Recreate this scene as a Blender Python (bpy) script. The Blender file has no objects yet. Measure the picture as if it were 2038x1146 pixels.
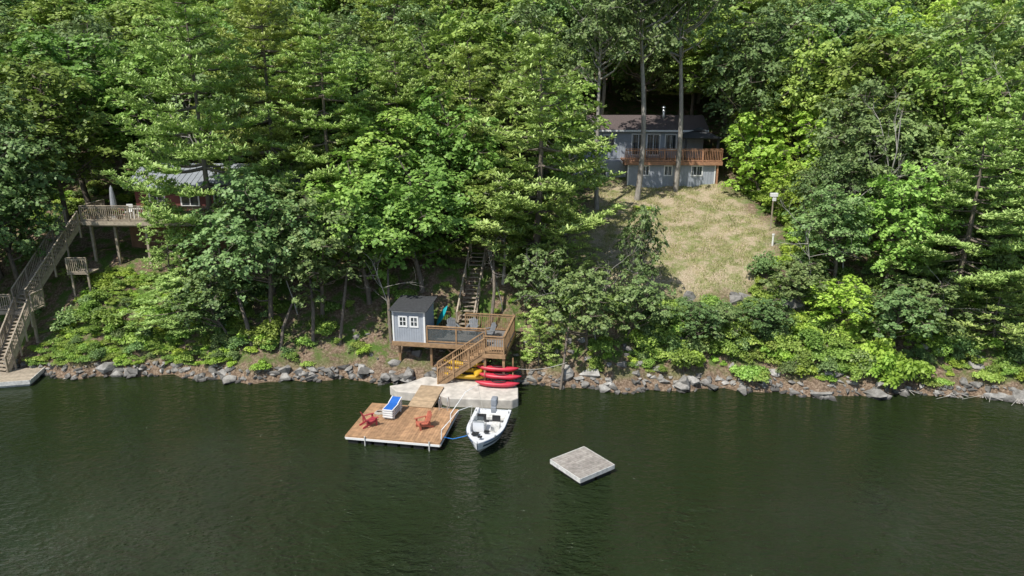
import bpy, math, random
import numpy as np
from mathutils import Vector, Matrix, noise as mnoise
random.seed(7)
D=bpy.data; SC=bpy.context.scene; COL=SC.collection
rad=math.radians

# ------------------------------------------------------------------ materials
def newmat(name):
    m=D.materials.new(name); m.use_nodes=True
    nt=m.node_tree; b=nt.nodes['Principled BSDF']; return m,nt,b
def N(nt,t,**k):
    n=nt.nodes.new(t)
    for a,v in k.items(): setattr(n,a,v)
    return n
def ramp(nt,stops):
    r=N(nt,'ShaderNodeValToRGB'); e=r.color_ramp.elements
    while len(e)<len(stops): e.new(0.5)
    for i,(p,c) in enumerate(stops):
        e[i].position=p; e[i].color=(c[0],c[1],c[2],1)
    return r
def objcoord(nt,scale=(1,1,1),kind='Object'):
    tc=N(nt,'ShaderNodeTexCoord'); mp=N(nt,'ShaderNodeMapping'); mp.inputs['Scale'].default_value=scale
    nt.links.new(tc.outputs[kind],mp.inputs[0]); return mp
def simple(name,col,rough=0.6,var=0.18,scale=6,metal=0,bump=0.0,island=0.0,stretch=(1,1,1),spec=None):
    m,nt,b=newmat(name); L=nt.links
    mp=objcoord(nt,stretch)
    no=N(nt,'ShaderNodeTexNoise'); no.inputs['Scale'].default_value=scale; no.inputs['Detail'].default_value=6
    L.new(mp.outputs[0],no.inputs['Vector'])
    d=[c*(1-var) for c in col]; l=[min(1,c*(1+var)) for c in col]
    r=ramp(nt,[(0.3,d),(0.7,l)]); L.new(no.outputs[0],r.inputs[0])
    out=r.outputs[0]
    if island>0:
        g=N(nt,'ShaderNodeNewGeometry'); mr=N(nt,'ShaderNodeMapRange')
        mr.inputs['To Min'].default_value=1-island; mr.inputs['To Max'].default_value=1+island
        L.new(g.outputs['Random Per Island'],mr.inputs[0])
        mx=N(nt,'ShaderNodeVectorMath',operation='SCALE'); L.new(out,mx.inputs[0]); L.new(mr.outputs[0],mx.inputs['Scale']); out=mx.outputs[0]
    L.new(out,b.inputs['Base Color']); b.inputs['Roughness'].default_value=rough; b.inputs['Metallic'].default_value=metal
    if spec is not None: b.inputs['Specular IOR Level'].default_value=spec
    if bump>0:
        bp=N(nt,'ShaderNodeBump'); bp.inputs['Strength'].default_value=bump; bp.inputs['Distance'].default_value=0.05
        L.new(no.outputs[0],bp.inputs['Height']); L.new(bp.outputs[0],b.inputs['Normal'])
    return m
def leafmat(name,dark,mid,light,transl=0.3,objvar=0.28,sat=1.0):
    m,nt,b=newmat(name); L=nt.links
    g=N(nt,'ShaderNodeNewGeometry'); oi=N(nt,'ShaderNodeObjectInfo')
    r=ramp(nt,[(0.0,dark),(0.5,mid),(1.0,light)])
    tc=objcoord(nt); no=N(nt,'ShaderNodeTexNoise'); no.inputs['Scale'].default_value=0.6; no.inputs['Detail'].default_value=2
    L.new(tc.outputs[0],no.inputs['Vector'])
    a=N(nt,'ShaderNodeMath',operation='MULTIPLY_ADD'); a.inputs[1].default_value=0.55; a.inputs[2].default_value=-0.0
    L.new(g.outputs['Random Per Island'],a.inputs[0])
    a2=N(nt,'ShaderNodeMath',operation='MULTIPLY_ADD'); a2.inputs[1].default_value=0.9; L.new(no.outputs[0],a2.inputs[0])
    a3=N(nt,'ShaderNodeMath',operation='SUBTRACT'); a3.inputs[1].default_value=0.22; L.new(a.outputs[0],a3.inputs[0])
    L.new(a3.outputs[0],a2.inputs[2]); L.new(a2.outputs[0],r.inputs[0])
    hs=N(nt,'ShaderNodeHueSaturation'); hs.inputs['Saturation'].default_value=sat
    mr=N(nt,'ShaderNodeMapRange'); mr.inputs['To Min'].default_value=0.476; mr.inputs['To Max'].default_value=0.514
    L.new(oi.outputs['Random'],mr.inputs[0]); L.new(mr.outputs[0],hs.inputs['Hue'])
    w=N(nt,'ShaderNodeMath',operation='MULTIPLY'); w.inputs[1].default_value=7.31; L.new(oi.outputs['Random'],w.inputs[0])
    fr=N(nt,'ShaderNodeMath',operation='FRACT'); L.new(w.outputs[0],fr.inputs[0])
    mv=N(nt,'ShaderNodeMapRange'); mv.inputs['To Min'].default_value=1-objvar; mv.inputs['To Max'].default_value=1+objvar
    L.new(fr.outputs[0],mv.inputs[0]); L.new(mv.outputs[0],hs.inputs['Value'])
    L.new(r.outputs[0],hs.inputs['Color'])
    L.new(hs.outputs[0],b.inputs['Base Color']); b.inputs['Roughness'].default_value=0.48; b.inputs['Specular IOR Level'].default_value=0.32
    tr=N(nt,'ShaderNodeBsdfTranslucent'); L.new(hs.outputs[0],tr.inputs[0])
    mx=N(nt,'ShaderNodeMixShader'); mx.inputs[0].default_value=transl
    L.new(b.outputs[0],mx.inputs[1]); L.new(tr.outputs[0],mx.inputs[2])
    L.new(mx.outputs[0],nt.nodes['Material Output'].inputs[0])
    return m

M={}
M['maple']=leafmat('maple_leaf',(0.10,0.18,0.035),(0.26,0.42,0.08),(0.46,0.63,0.15),0.26)
M['oak']=leafmat('oak_leaf',(0.08,0.145,0.045),(0.20,0.31,0.10),(0.38,0.50,0.19),0.22)
M['bright']=leafmat('sapling_leaf',(0.18,0.29,0.04),(0.38,0.56,0.08),(0.55,0.71,0.16),0.33)
M['needle']=leafmat('pine_needle',(0.19,0.29,0.075),(0.42,0.56,0.155),(0.62,0.75,0.26),0.15,0.12)
M['shrub']=leafmat('shrub_leaf',(0.12,0.20,0.035),(0.29,0.44,0.085),(0.49,0.63,0.17),0.3)
M['bark']=simple('bark',(0.17,0.14,0.11),0.9,0.4,5,bump=0.6,stretch=(3,3,0.6))
M['barklight']=simple('bark_grey',(0.34,0.31,0.27),0.9,0.35,5,bump=0.5,stretch=(3,3,0.6))
M['dead']=simple('dead_wood',(0.42,0.39,0.35),0.9,0.3,4)
M['dockwood']=simple('dock_boards',(0.38,0.225,0.12),0.65,0.28,4,bump=0.1,island=0.18,stretch=(1,1,1))
M['rampwood']=simple('ramp_boards',(0.44,0.32,0.20),0.7,0.2,4,island=0.15)
M['deckwood']=simple('deck_timber',(0.32,0.20,0.105),0.7,0.25,5,island=0.15)
M['redwood']=simple('stained_timber',(0.42,0.22,0.125),0.65,0.2,5,island=0.12)
M['oldwood']=simple('weathered_timber',(0.36,0.30,0.225),0.8,0.25,5,island=0.15)
M['greywood']=simple('raft_boards',(0.31,0.28,0.245),0.85,0.3,5,island=0.15,bump=0.2)
M['greydeck']=simple('grey_deck_boards',(0.19,0.185,0.18),0.7,0.2,4,island=0.12)
M['siding']=simple('grey_siding',(0.35,0.38,0.42),0.7,0.08,3)
M['redsiding']=simple('red_siding',(0.17,0.055,0.045),0.7,0.15,3)
M['brownsiding']=simple('brown_skirting',(0.22,0.12,0.07),0.8,0.2,3,island=0.15)
M['white']=simple('white_paint',(0.80,0.80,0.78),0.5,0.04,3)
M['offwhite']=simple('weathered_white',(0.62,0.61,0.57),0.7,0.25,6)
M['shingle']=simple('roof_shingles',(0.11,0.085,0.08),0.9,0.35,14,bump=0.3)
M['darkroof']=simple('dark_roll_roofing',(0.045,0.047,0.05),0.85,0.3,8)
M['metalroof']=simple('grey_metal_roof',(0.25,0.27,0.29),0.55,0.1,3)
M['black']=simple('black_metal',(0.02,0.02,0.022),0.5,0.2,5)
M['fabric']=simple('grey_fabric',(0.34,0.35,0.37),0.9,0.15,6)
M['concrete']=simple('concrete',(0.52,0.48,0.42),0.9,0.25,2.2,bump=0.25)
M['red']=simple('red_plastic',(0.50,0.035,0.06),0.4,0.1,4)
M['chairred']=simple('red_paint',(0.40,0.05,0.07),0.55,0.2,4,island=0.15)
M['orange']=simple('faded_red_paint',(0.44,0.13,0.08),0.6,0.2,4,island=0.15)
M['yellow']=simple('yellow_plastic',(0.50,0.30,0.015),0.45,0.12,4)
M['blue']=simple('blue_sling',(0.02,0.13,0.48),0.6,0.1,4)
M['teal']=simple('teal_plastic',(0.01,0.32,0.36),0.4,0.1,4)
M['gel']=simple('white_gelcoat',(0.72,0.73,0.74),0.25,0.05,3)
M['navy']=simple('navy_stripe',(0.02,0.05,0.11),0.3,0.1,3)
M['motor']=simple('outboard_grey',(0.25,0.27,0.30),0.35,0.08,3)
M['alu']=simple('aluminium',(0.62,0.63,0.64),0.35,0.06,3,metal=0.7)
M['greychair']=simple('grey_resin',(0.19,0.20,0.21),0.6,0.1,4,island=0.1)
M['rope']=simple('rope',(0.45,0.43,0.38),0.9,0.1,4)
M['blueropemat']=simple('blue_rope',(0.02,0.2,0.6),0.8,0.1,4)
M['flower_y']=simple('yellow_petals',(0.7,0.45,0.02),0.6,0.15,8,island=0.2)
M['flower_r']=simple('red_petals',(0.6,0.03,0.06),0.6,0.15,8,island=0.2)
m,nt,b=newmat('window_glass'); b.inputs['Base Color'].default_value=(0.03,0.04,0.045,1); b.inputs['Roughness'].default_value=0.05; b.inputs['Specular IOR Level'].default_value=0.8; M['glass']=m
m,nt,b=newmat('clear_panel'); b.inputs['Base Color'].default_value=(0.12,0.14,0.14,1); b.inputs['Roughness'].default_value=0.06
tr=N(nt,'ShaderNodeBsdfTransparent'); mx=N(nt,'ShaderNodeMixShader'); mx.inputs[0].default_value=0.55
nt.links.new(b.outputs[0],mx.inputs[1]); nt.links.new(tr.outputs[0],mx.inputs[2]); nt.links.new(mx.outputs[0],nt.nodes['Material Output'].inputs[0]); M['panel']=m
# rock
def rockmat():
    m,nt,b=newmat('granite'); L=nt.links
    mp=objcoord(nt); n1=N(nt,'ShaderNodeTexNoise'); n1.inputs['Scale'].default_value=1.8; n1.inputs['Detail'].default_value=8; n1.inputs['Roughness'].default_value=0.7
    L.new(mp.outputs[0],n1.inputs['Vector'])
    r=ramp(nt,[(0.28,(0.09,0.085,0.075)),(0.5,(0.29,0.275,0.25)),(0.72,(0.54,0.52,0.48))]); L.new(n1.outputs[0],r.inputs[0])
    g=N(nt,'ShaderNodeNewGeometry'); mr=N(nt,'ShaderNodeMapRange'); mr.inputs['To Min'].default_value=0.45; mr.inputs['To Max'].default_value=1.15
    L.new(g.outputs['Random Per Island'],mr.inputs[0])
    sx=N(nt,'ShaderNodeSeparateXYZ'); L.new(g.outputs['Position'],sx.inputs[0])
    wet=N(nt,'ShaderNodeMapRange'); wet.inputs['From Min'].default_value=0.06; wet.inputs['From Max'].default_value=0.22; wet.inputs['To Min'].default_value=0.3
    L.new(sx.outputs['Z'],wet.inputs[0])
    mu=N(nt,'ShaderNodeMath',operation='MULTIPLY'); L.new(mr.outputs[0],mu.inputs[0]); L.new(wet.outputs[0],mu.inputs[1])
    sc=N(nt,'ShaderNodeVectorMath',operation='SCALE'); L.new(r.outputs[0],sc.inputs[0]); L.new(mu.outputs[0],sc.inputs['Scale'])
    L.new(sc.outputs[0],b.inputs['Base Color']); b.inputs['Roughness'].default_value=0.85
    bp=N(nt,'ShaderNodeBump'); bp.inputs['Strength'].default_value=0.8; bp.inputs['Distance'].default_value=0.12
    L.new(n1.outputs[0],bp.inputs['Height']); L.new(bp.outputs[0],b.inputs['Normal']); return m
M['rock']=rockmat()

# ------------------------------------------------------------------ mesh helpers
def make_mesh(name,V,Q,mats,mi=None,smooth=None):
    V=np.asarray(V,dtype=np.float32); Q=np.asarray(Q,dtype=np.int32); n=len(Q)
    me=D.meshes.new(name); me.vertices.add(len(V)); me.vertices.foreach_set('co',V.ravel())
    me.loops.add(n*4); me.loops.foreach_set('vertex_index',Q.ravel())
    me.polygons.add(n); me.polygons.foreach_set('loop_start',np.arange(0,n*4,4,dtype=np.int32))
    for k in mats: me.materials.append(k)
    if mi is not None: me.polygons.foreach_set('material_index',np.asarray(mi,dtype=np.int32))
    me.update(calc_edges=True)
    if smooth is not None: me.polygons.foreach_set('use_smooth',np.asarray(smooth,dtype=bool))
    return me
def add(name,me,parent=None,loc=(0,0,0),rz=0,scale=None,col=None):
    o=D.objects.new(name,me); (col or COL).objects.link(o); o.location=loc; o.rotation_euler=(0,0,rz)
    if scale is not None: o.scale=scale
    if parent: o.parent=parent
    return o
def empty(name,loc=(0,0,0),rz=0):
    o=add(name,None,None,loc,rz); o.empty_display_size=0.3; return o
def tube_np(pts,radii,k=6):
    pts=np.asarray(pts,float); n=len(pts); V=[]; Q=[]
    for i in range(n):
        t=pts[min(i+1,n-1)]-pts[max(i-1,0)]; t=t/(np.linalg.norm(t)+1e-9)
        a=np.cross(t,[0.31,0.9,0.13] if abs(t[2])>0.6 else [0,0,1.0]); a/=np.linalg.norm(a)+1e-9; b_=np.cross(t,a)
        for j in range(k):
            w=2*math.pi*j/k; V.append(pts[i]+radii[i]*(a*math.cos(w)+b_*math.sin(w)))
    for i in range(n-1):
        for j in range(k):
            j2=(j+1)%k; Q.append((i*k+j,i*k+j2,(i+1)*k+j2,(i+1)*k+j))
    return np.array(V),np.array(Q)
class MB:
    def __init__(s): s.v=[]; s.f=[]
    def box(s,c,sz,R=None):
        h=[x/2 for x in sz]; i=len(s.v); c=Vector(c)
        for dx,dy,dz in ((-1,-1,-1),(1,-1,-1),(1,1,-1),(-1,1,-1),(-1,-1,1),(1,-1,1),(1,1,1),(-1,1,1)):
            p=Vector((dx*h[0],dy*h[1],dz*h[2])); s.v.append(c+(R@p if R else p))
        for q in ((0,3,2,1),(4,5,6,7),(0,1,5,4),(1,2,6,5),(2,3,7,6),(3,0,4,7)): s.f.append(tuple(i+a for a in q))
        return s
    def bx(s,x0,x1,y0,y1,z0,z1): return s.box(((x0+x1)/2,(y0+y1)/2,(z0+z1)/2),(x1-x0,y1-y0,z1-z0))
    def beam(s,p,q,w=0.09,h=0.09):
        p=Vector(p); q=Vector(q); d=q-p; L=d.length; d.normalize()
        up=Vector((0,0,1)) if abs(d.z)<0.95 else Vector((0,1,0))
        a=up.cross(d).normalized(); u=d.cross(a)
        R=Matrix((d,a,u)).transposed(); return s.box((p+q)/2,(L,w,h),R)
    def tube(s,pts,r,k=8):
        if not hasattr(r,'__len__'): r=[r]*len(pts)
        V,Q=tube_np(pts,r,k); i=len(s.v); s.v+= [Vector(v) for v in V]; s.f+=[tuple(int(a)+i for a in q) for q in Q]
        s.f.append(tuple(i+j for j in range(k))[::-1]); n=len(pts); s.f.append(tuple(i+(n-1)*k+j for j in range(k))); return s
    def poly(s,vs,fs):
        i=len(s.v); s.v+=[Vector(v) for v in vs]; s.f+=[tuple(i+a for a in f) for f in fs]; return s
    def prism(s,pts,z0,z1):
        n=len(pts); i=len(s.v); s.v+=[Vector((x,y,z0)) for x,y in pts]+[Vector((x,y,z1)) for x,y in pts]
        s.f.append(tuple(i+j for j in range(n))[::-1]); s.f.append(tuple(i+n+j for j in range(n)))
        for j in range(n): s.f.append((i+j,i+(j+1)%n,i+n+(j+1)%n,i+n+j))
        return s
    def obj(s,name,mat,parent=None,smooth=False,bevel=0,**k):
        me=D.meshes.new(name); me.from_pydata([tuple(v) for v in s.v],[],s.f); me.materials.append(M[mat]); me.update()
        if smooth: me.polygons.foreach_set('use_smooth',[True]*len(me.polygons))
        o=add(name,me,parent,**k)
        if bevel:
            b=o.modifiers.new('bevel','BEVEL'); b.width=bevel; b.segments=2
        return o

# ------------------------------------------------------------------ terrain
def shore(x):
    return 38.0-0.06*x+0.35*math.sin(x*0.55+1)+0.2*math.sin(x*1.7)+0.1*math.sin(x*4.1)
def ht(x,y,nz=True):
    d=y-shore(x)
    if d<0: z=max(-2.5,d*0.6)
    elif d<0.8: z=d*0.9
    elif d<8: z=0.72+(d-0.8)*0.645
    elif d<22.5: z=5.36+(d-8)*0.24
    else: z=8.84+(d-22.5)*0.42
    if y>150: z=8.84+(150-38-22.5)*0.42+(y-150)*0.1
    z-=0.95*math.exp(-((x+3.6)/4.2)**2)*math.exp(-((d-3.8)/2.6)**2)
    if nz:
        n=mnoise.noise((x*0.35,y*0.35,0))*0.45+mnoise.noise((x*1.3,y*1.3,3))*0.16
        a=min(1,max(0,(d-0.2)/1.5))
        lawn=lawnmask(x,y); z+=n*a*(1-0.75*lawn)*(1.0 if not(8.5<x<19 and 57<y<70) else 0.1)
        if y>70: z+=mnoise.noise((x*0.03,y*0.03,8))*5*min(1,(y-70)/25)
    return z
def sstep(a,b,x):
    t=min(1,max(0,(x-a)/(b-a))); return t*t*(3-2*t)
def lawnmask(x,y):
    w=mnoise.noise((x*0.3,y*0.3,5))*1.2
    l=np.interp(y,[43,46,50,55,60,61],[7.0,4.8,3.9,6.0,8.0,9]); r=np.interp(y,[43,46,50,55,60,61],[15.5,17.5,19.3,19.3,18.6,18])
    return sstep(l-0.8,l+0.8,x+w)*sstep(r+0.8,r-0.8,x+w)*sstep(42.9,44.4,y+w*.6)*sstep(62,60.5,y)
xs=np.unique(np.concatenate([np.arange(-300,-60,6),np.arange(-60,-45,1.5),np.arange(-45,45,0.4),np.arange(45,60,1.5),np.arange(60,301,6)]))
ys=np.unique(np.concatenate([np.arange(30,36,1.0),np.arange(36,62,0.4),np.arange(62,130,2),np.arange(130,420,8)]))
V=[(x,y,ht(x,y)) for y in ys for x in xs]; nx=len(xs); ny=len(ys)
I=np.arange(nx*ny).reshape(ny,nx); Q=np.stack([I[:-1,:-1],I[:-1,1:],I[1:,1:],I[1:,:-1]],-1).reshape(-1,4)
def groundmat():
    m,nt,b=newmat('hillside_ground'); L=nt.links; mp=objcoord(nt)
    def noi(s,d=8,r=0.6):
        n=N(nt,'ShaderNodeTexNoise'); n.inputs['Scale'].default_value=s; n.inputs['Detail'].default_value=d; n.inputs['Roughness'].default_value=r; L.new(mp.outputs[0],n.inputs['Vector']); return n
    n1=noi(7,9,0.78); n3=noi(1.2,7,0.65); n4=noi(16,5,0.85)
    litter=ramp(nt,[(0.32,(0.045,0.032,0.022)),(0.48,(0.20,0.14,0.095)),(0.60,(0.37,0.28,0.20)),(0.72,(0.58,0.50,0.41))]); L.new(n1.outputs[0],litter.inputs[0])
    green=ramp(nt,[(0.3,(0.04,0.08,0.015)),(0.6,(0.13,0.21,0.045)),(0.8,(0.24,0.33,0.09))]); L.new(n4.outputs[0],green.inputs[0])
    gm=ramp(nt,[(0.44,(0,0,0)),(0.58,(1,1,1))]); L.new(n3.outputs[0],gm.inputs[0])
    g=N(nt,'ShaderNodeNewGeometry'); sx=N(nt,'ShaderNodeSeparateXYZ'); L.new(g.outputs['Position'],sx.inputs[0])
    mz=N(nt,'ShaderNodeMapRange'); mz.inputs['From Min'].default_value=0.4; mz.inputs['From Max'].default_value=1.2; L.new(sx.outputs['Z'],mz.inputs[0])
    gmul=N(nt,'ShaderNodeMath',operation='MULTIPLY'); L.new(gm.outputs[0],gmul.inputs[0]); L.new(mz.outputs[0],gmul.inputs[1])
    mix=N(nt,'ShaderNodeMix',data_type='RGBA'); L.new(gmul.outputs[0],mix.inputs[0]); L.new(litter.outputs[0],mix.inputs[6]); L.new(green.outputs[0],mix.inputs[7])
    dry=ramp(nt,[(0.34,(0.16,0.115,0.07)),(0.5,(0.46,0.37,0.24)),(0.66,(0.74,0.64,0.49))]); L.new(n4.outputs[0],dry.inputs[0])
    gl=ramp(nt,[(0.3,(0.09,0.13,0.03)),(0.7,(0.31,0.35,0.11))]); L.new(n4.outputs[0],gl.inputs[0])
    n5=noi(0.8,9,0.75); gm2=ramp(nt,[(0.47,(0,0,0)),(0.60,(0.9,0.9,0.9))]); L.new(n5.outputs[0],gm2.inputs[0])
    lm=N(nt,'ShaderNodeMix',data_type='RGBA'); L.new(gm2.outputs[0],lm.inputs[0]); L.new(dry.outputs[0],lm.inputs[6]); L.new(gl.outputs[0],lm.inputs[7])
    at=N(nt,'ShaderNodeAttribute'); at.attribute_name='lawn'
    fin=N(nt,'ShaderNodeMix',data_type='RGBA'); L.new(at.outputs['Fac'],fin.inputs[0]); L.new(mix.outputs[2],fin.inputs[6]); L.new(lm.outputs[2],fin.inputs[7])
    L.new(fin.outputs[2],b.inputs['Base Color']); b.inputs['Roughness'].default_value=0.95; b.inputs['Specular IOR Level'].default_value=0.1
    bp=N(nt,'ShaderNodeBump'); bp.inputs['Strength'].default_value=0.9; bp.inputs['Distance'].default_value=0.15; L.new(n1.outputs[0],bp.inputs['Height']); L.new(bp.outputs[0],b.inputs['Normal'])
    return m
gm_=groundmat()
me=make_mesh('hillside',V,Q,[gm_],smooth=[True]*len(Q))
at=me.attributes.new('lawn','FLOAT','POINT'); at.data.foreach_set('value',np.array([lawnmask(v[0],v[1]) for v in V],dtype=np.float32))
add('hillside_terrain',me)

# water
def watermat():
    m,nt,b=newmat('lake_water'); L=nt.links
    b.inputs['Base Color'].default_value=(0.0155,0.025,0.007,1); b.inputs['Roughness'].default_value=0.04; b.inputs['IOR'].default_value=1.34
    mp=objcoord(nt,(1,1.8,1)); mp.inputs['Rotation'].default_value=(0,0,0.35)
    n1=N(nt,'ShaderNodeTexNoise'); n1.inputs['Scale'].default_value=1.6; n1.inputs['Detail'].default_value=3; n1.inputs['Roughness'].default_value=0.5; n1.inputs['Distortion'].default_value=0.5
    L.new(mp.outputs[0],n1.inputs['Vector'])
    mpb=objcoord(nt,(1,2.0,1)); mpb.inputs['Rotation'].default_value=(0,0,-0.15)
    n3=N(nt,'ShaderNodeTexNoise'); n3.inputs['Scale'].default_value=4.2; n3.inputs['Detail'].default_value=3; n3.inputs['Distortion'].default_value=0.3; L.new(mpb.outputs[0],n3.inputs['Vector'])
    hh=N(nt,'ShaderNodeMath',operation='MULTIPLY_ADD'); hh.inputs[1].default_value=0.5; L.new(n3.outputs[0],hh.inputs[0]); L.new(n1.outputs[0],hh.inputs[2])
    mp2=objcoord(nt,(1,1,1)); n2=N(nt,'ShaderNodeTexNoise'); n2.inputs['Scale'].default_value=0.09; n2.inputs['Detail'].default_value=4; L.new(mp2.outputs[0],n2.inputs['Vector'])
    mr=N(nt,'ShaderNodeMapRange'); mr.inputs['From Min'].default_value=0.40; mr.inputs['From Max'].default_value=0.60; mr.inputs['To Min'].default_value=0.35; mr.inputs['To Max'].default_value=1.0
    L.new(n2.outputs[0],mr.inputs[0])
    g=N(nt,'ShaderNodeNewGeometry'); sx=N(nt,'ShaderNodeSeparateXYZ'); L.new(g.outputs['Position'],sx.inputs[0])
    my=N(nt,'ShaderNodeMapRange'); my.inputs['From Min'].default_value=38; my.inputs['From Max'].default_value=20; my.inputs['To Min'].default_value=0.22; my.inputs['To Max'].default_value=2.2
    L.new(sx.outputs['Y'],my.inputs[0])
    m0=N(nt,'ShaderNodeMath',operation='MULTIPLY'); L.new(my.outputs[0],m0.inputs[0]); L.new(mr.outputs[0],m0.inputs[1])
    mu=N(nt,'ShaderNodeMath',operation='MULTIPLY'); L.new(hh.outputs[0],mu.inputs[0]); L.new(m0.outputs[0],mu.inputs[1])
    bp=N(nt,'ShaderNodeBump'); bp.inputs['Strength'].default_value=1.0; bp.inputs['Distance'].default_value=0.30
    L.new(mu.outputs[0],bp.inputs['Height']); L.new(bp.outputs[0],b.inputs['Normal']); return m
M['water']=watermat()
MB().poly([(-600,-600,0),(600,-600,0),(600,60,0),(-600,60,0)],[(0,1,2,3)]).obj('lake_water','water')

# ------------------------------------------------------------------ trees
def unit(a): return a/(np.linalg.norm(a,axis=-1,keepdims=True)+1e-9)
def leaves(rng,C,Nn,size,asp=0.65,jit=0.7):
    n=len(C); nn=unit(Nn+rng.normal(0,jit,(n,3))); r=rng.normal(0,1,(n,3)); a=unit(np.cross(nn,r)); b_=np.cross(nn,a)
    s=(size*rng.uniform(0.65,1.3,n))[:,None]
    V=np.stack([C+a*s*0.55,C+b_*s*0.55*asp,C-a*s*0.55,C-b_*s*0.55*asp],1).reshape(-1,3)
    return V,np.arange(n*4).reshape(n,4)
class TB:
    def __init__(s): s.V=[];s.Q=[];s.M=[];s.n=0
    def put(s,V,Q,m):
        s.V.append(V); s.Q.append(Q+s.n); s.M.append(np.full(len(Q),m)); s.n+=len(V)
    def mesh(s,name,mats):
        M_=np.concatenate(s.M); return make_mesh(name,np.concatenate(s.V),np.concatenate(s.Q),mats,M_,smooth=(M_==0))
def decid(name,seed,H,R,base,nl,nspray,nleaf,ls,leaf,bark='bark',tr=0.2,flat=1.0,lean=0.3):
    rng=np.random.default_rng(seed); t=TB()
    ph=rng.uniform(0,6,4)
    def axis(z): f=z/H; return np.array([lean*math.sin(f*3+ph[0])+0.25*math.sin(f*7+ph[1]),lean*math.sin(f*2.6+ph[2])+0.25*math.sin(f*6+ph[3]),z])-np.array([lean*math.sin(ph[0])+.25*math.sin(ph[1]),lean*math.sin(ph[2])+.25*math.sin(ph[3]),0])
    zs=np.linspace(-0.5,H*0.86,14); t.put(*tube_np([axis(z) for z in zs],[tr*(1.25 if i==0 else 1)*(1-0.85*max(0,z)/H) for i,z in enumerate(zs)],7),0)
    zb=H*base; zc=(zb+H)/2; hh=(H-zb)/2
    for i in range(nl):
        zz=1-2*(i+0.5)/nl; zz+=rng.normal(0,0.1); zz=max(-0.95,min(0.97,zz)); th=i*2.39996+rng.normal(0,0.35)
        rr=math.sqrt(1-zz*zz); k=rng.uniform(0.55,0.98) if i%4 else rng.uniform(0.2,0.5)
        taper=1.0-0.25*max(0,zz)
        c=axis(zc)+np.array([R*k*rr*math.cos(th)*taper,R*k*rr*math.sin(th)*taper,hh*k*zz*1.02])
        rl=R*rng.uniform(0.20,0.34)
        d=math.hypot(c[0],c[1]); z0=max(zb*0.75,min(H*0.82,c[2]-0.55*d-0.3)); p0=axis(z0)
        mid=(p0+c)/2+np.array([0,0,-0.12*d])+rng.normal(0,0.15,3)
        t.put(*tube_np([p0,mid,c],[tr*0.4*(1-z0/H)+0.03,tr*0.22+0.012,0.015],4),0)
        dirs=rng.normal(0,1,(nspray,3)); dirs[:,2]=dirs[:,2]*0.7+0.2; dirs=unit(dirs)
        sc=c+dirs*rl*np.array([1.2,1.2,0.8*flat])*rng.uniform(0.55,1.15,(nspray,1))
        sn=unit(dirs*0.6+np.array([0,0,0.7]))
        for j in range(min(4,nspray)):
            t.put(*tube_np([c,(c+sc[j])/2+rng.normal(0,.08,3),sc[j]+dirs[j]*.2],[0.025,0.016,0.006],3),0)
        m=nleaf
        rad_=rng.uniform(0.26,0.58,(nspray,1))*min(1.25,R/3.6)
        off=rng.normal(0,1,(nspray,m,3)); off=unit(off)*np.sqrt(rng.uniform(0,1,(nspray,m,1)))*rad_[:,:,None]
        dn=(off*sn[:,None,:]).sum(-1,keepdims=True); off=off-dn*sn[:,None,:]*0.78
        off[...,2]-=0.3*(off[...,0]**2+off[...,1]**2)
        C=(sc[:,None,:]+off).reshape(-1,3); Nn=np.repeat(sn,m,0)
        t.put(*leaves(rng,C,Nn,ls,0.7,0.33),1)
    return t.mesh(name,[M[bark],M[leaf]])
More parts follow.
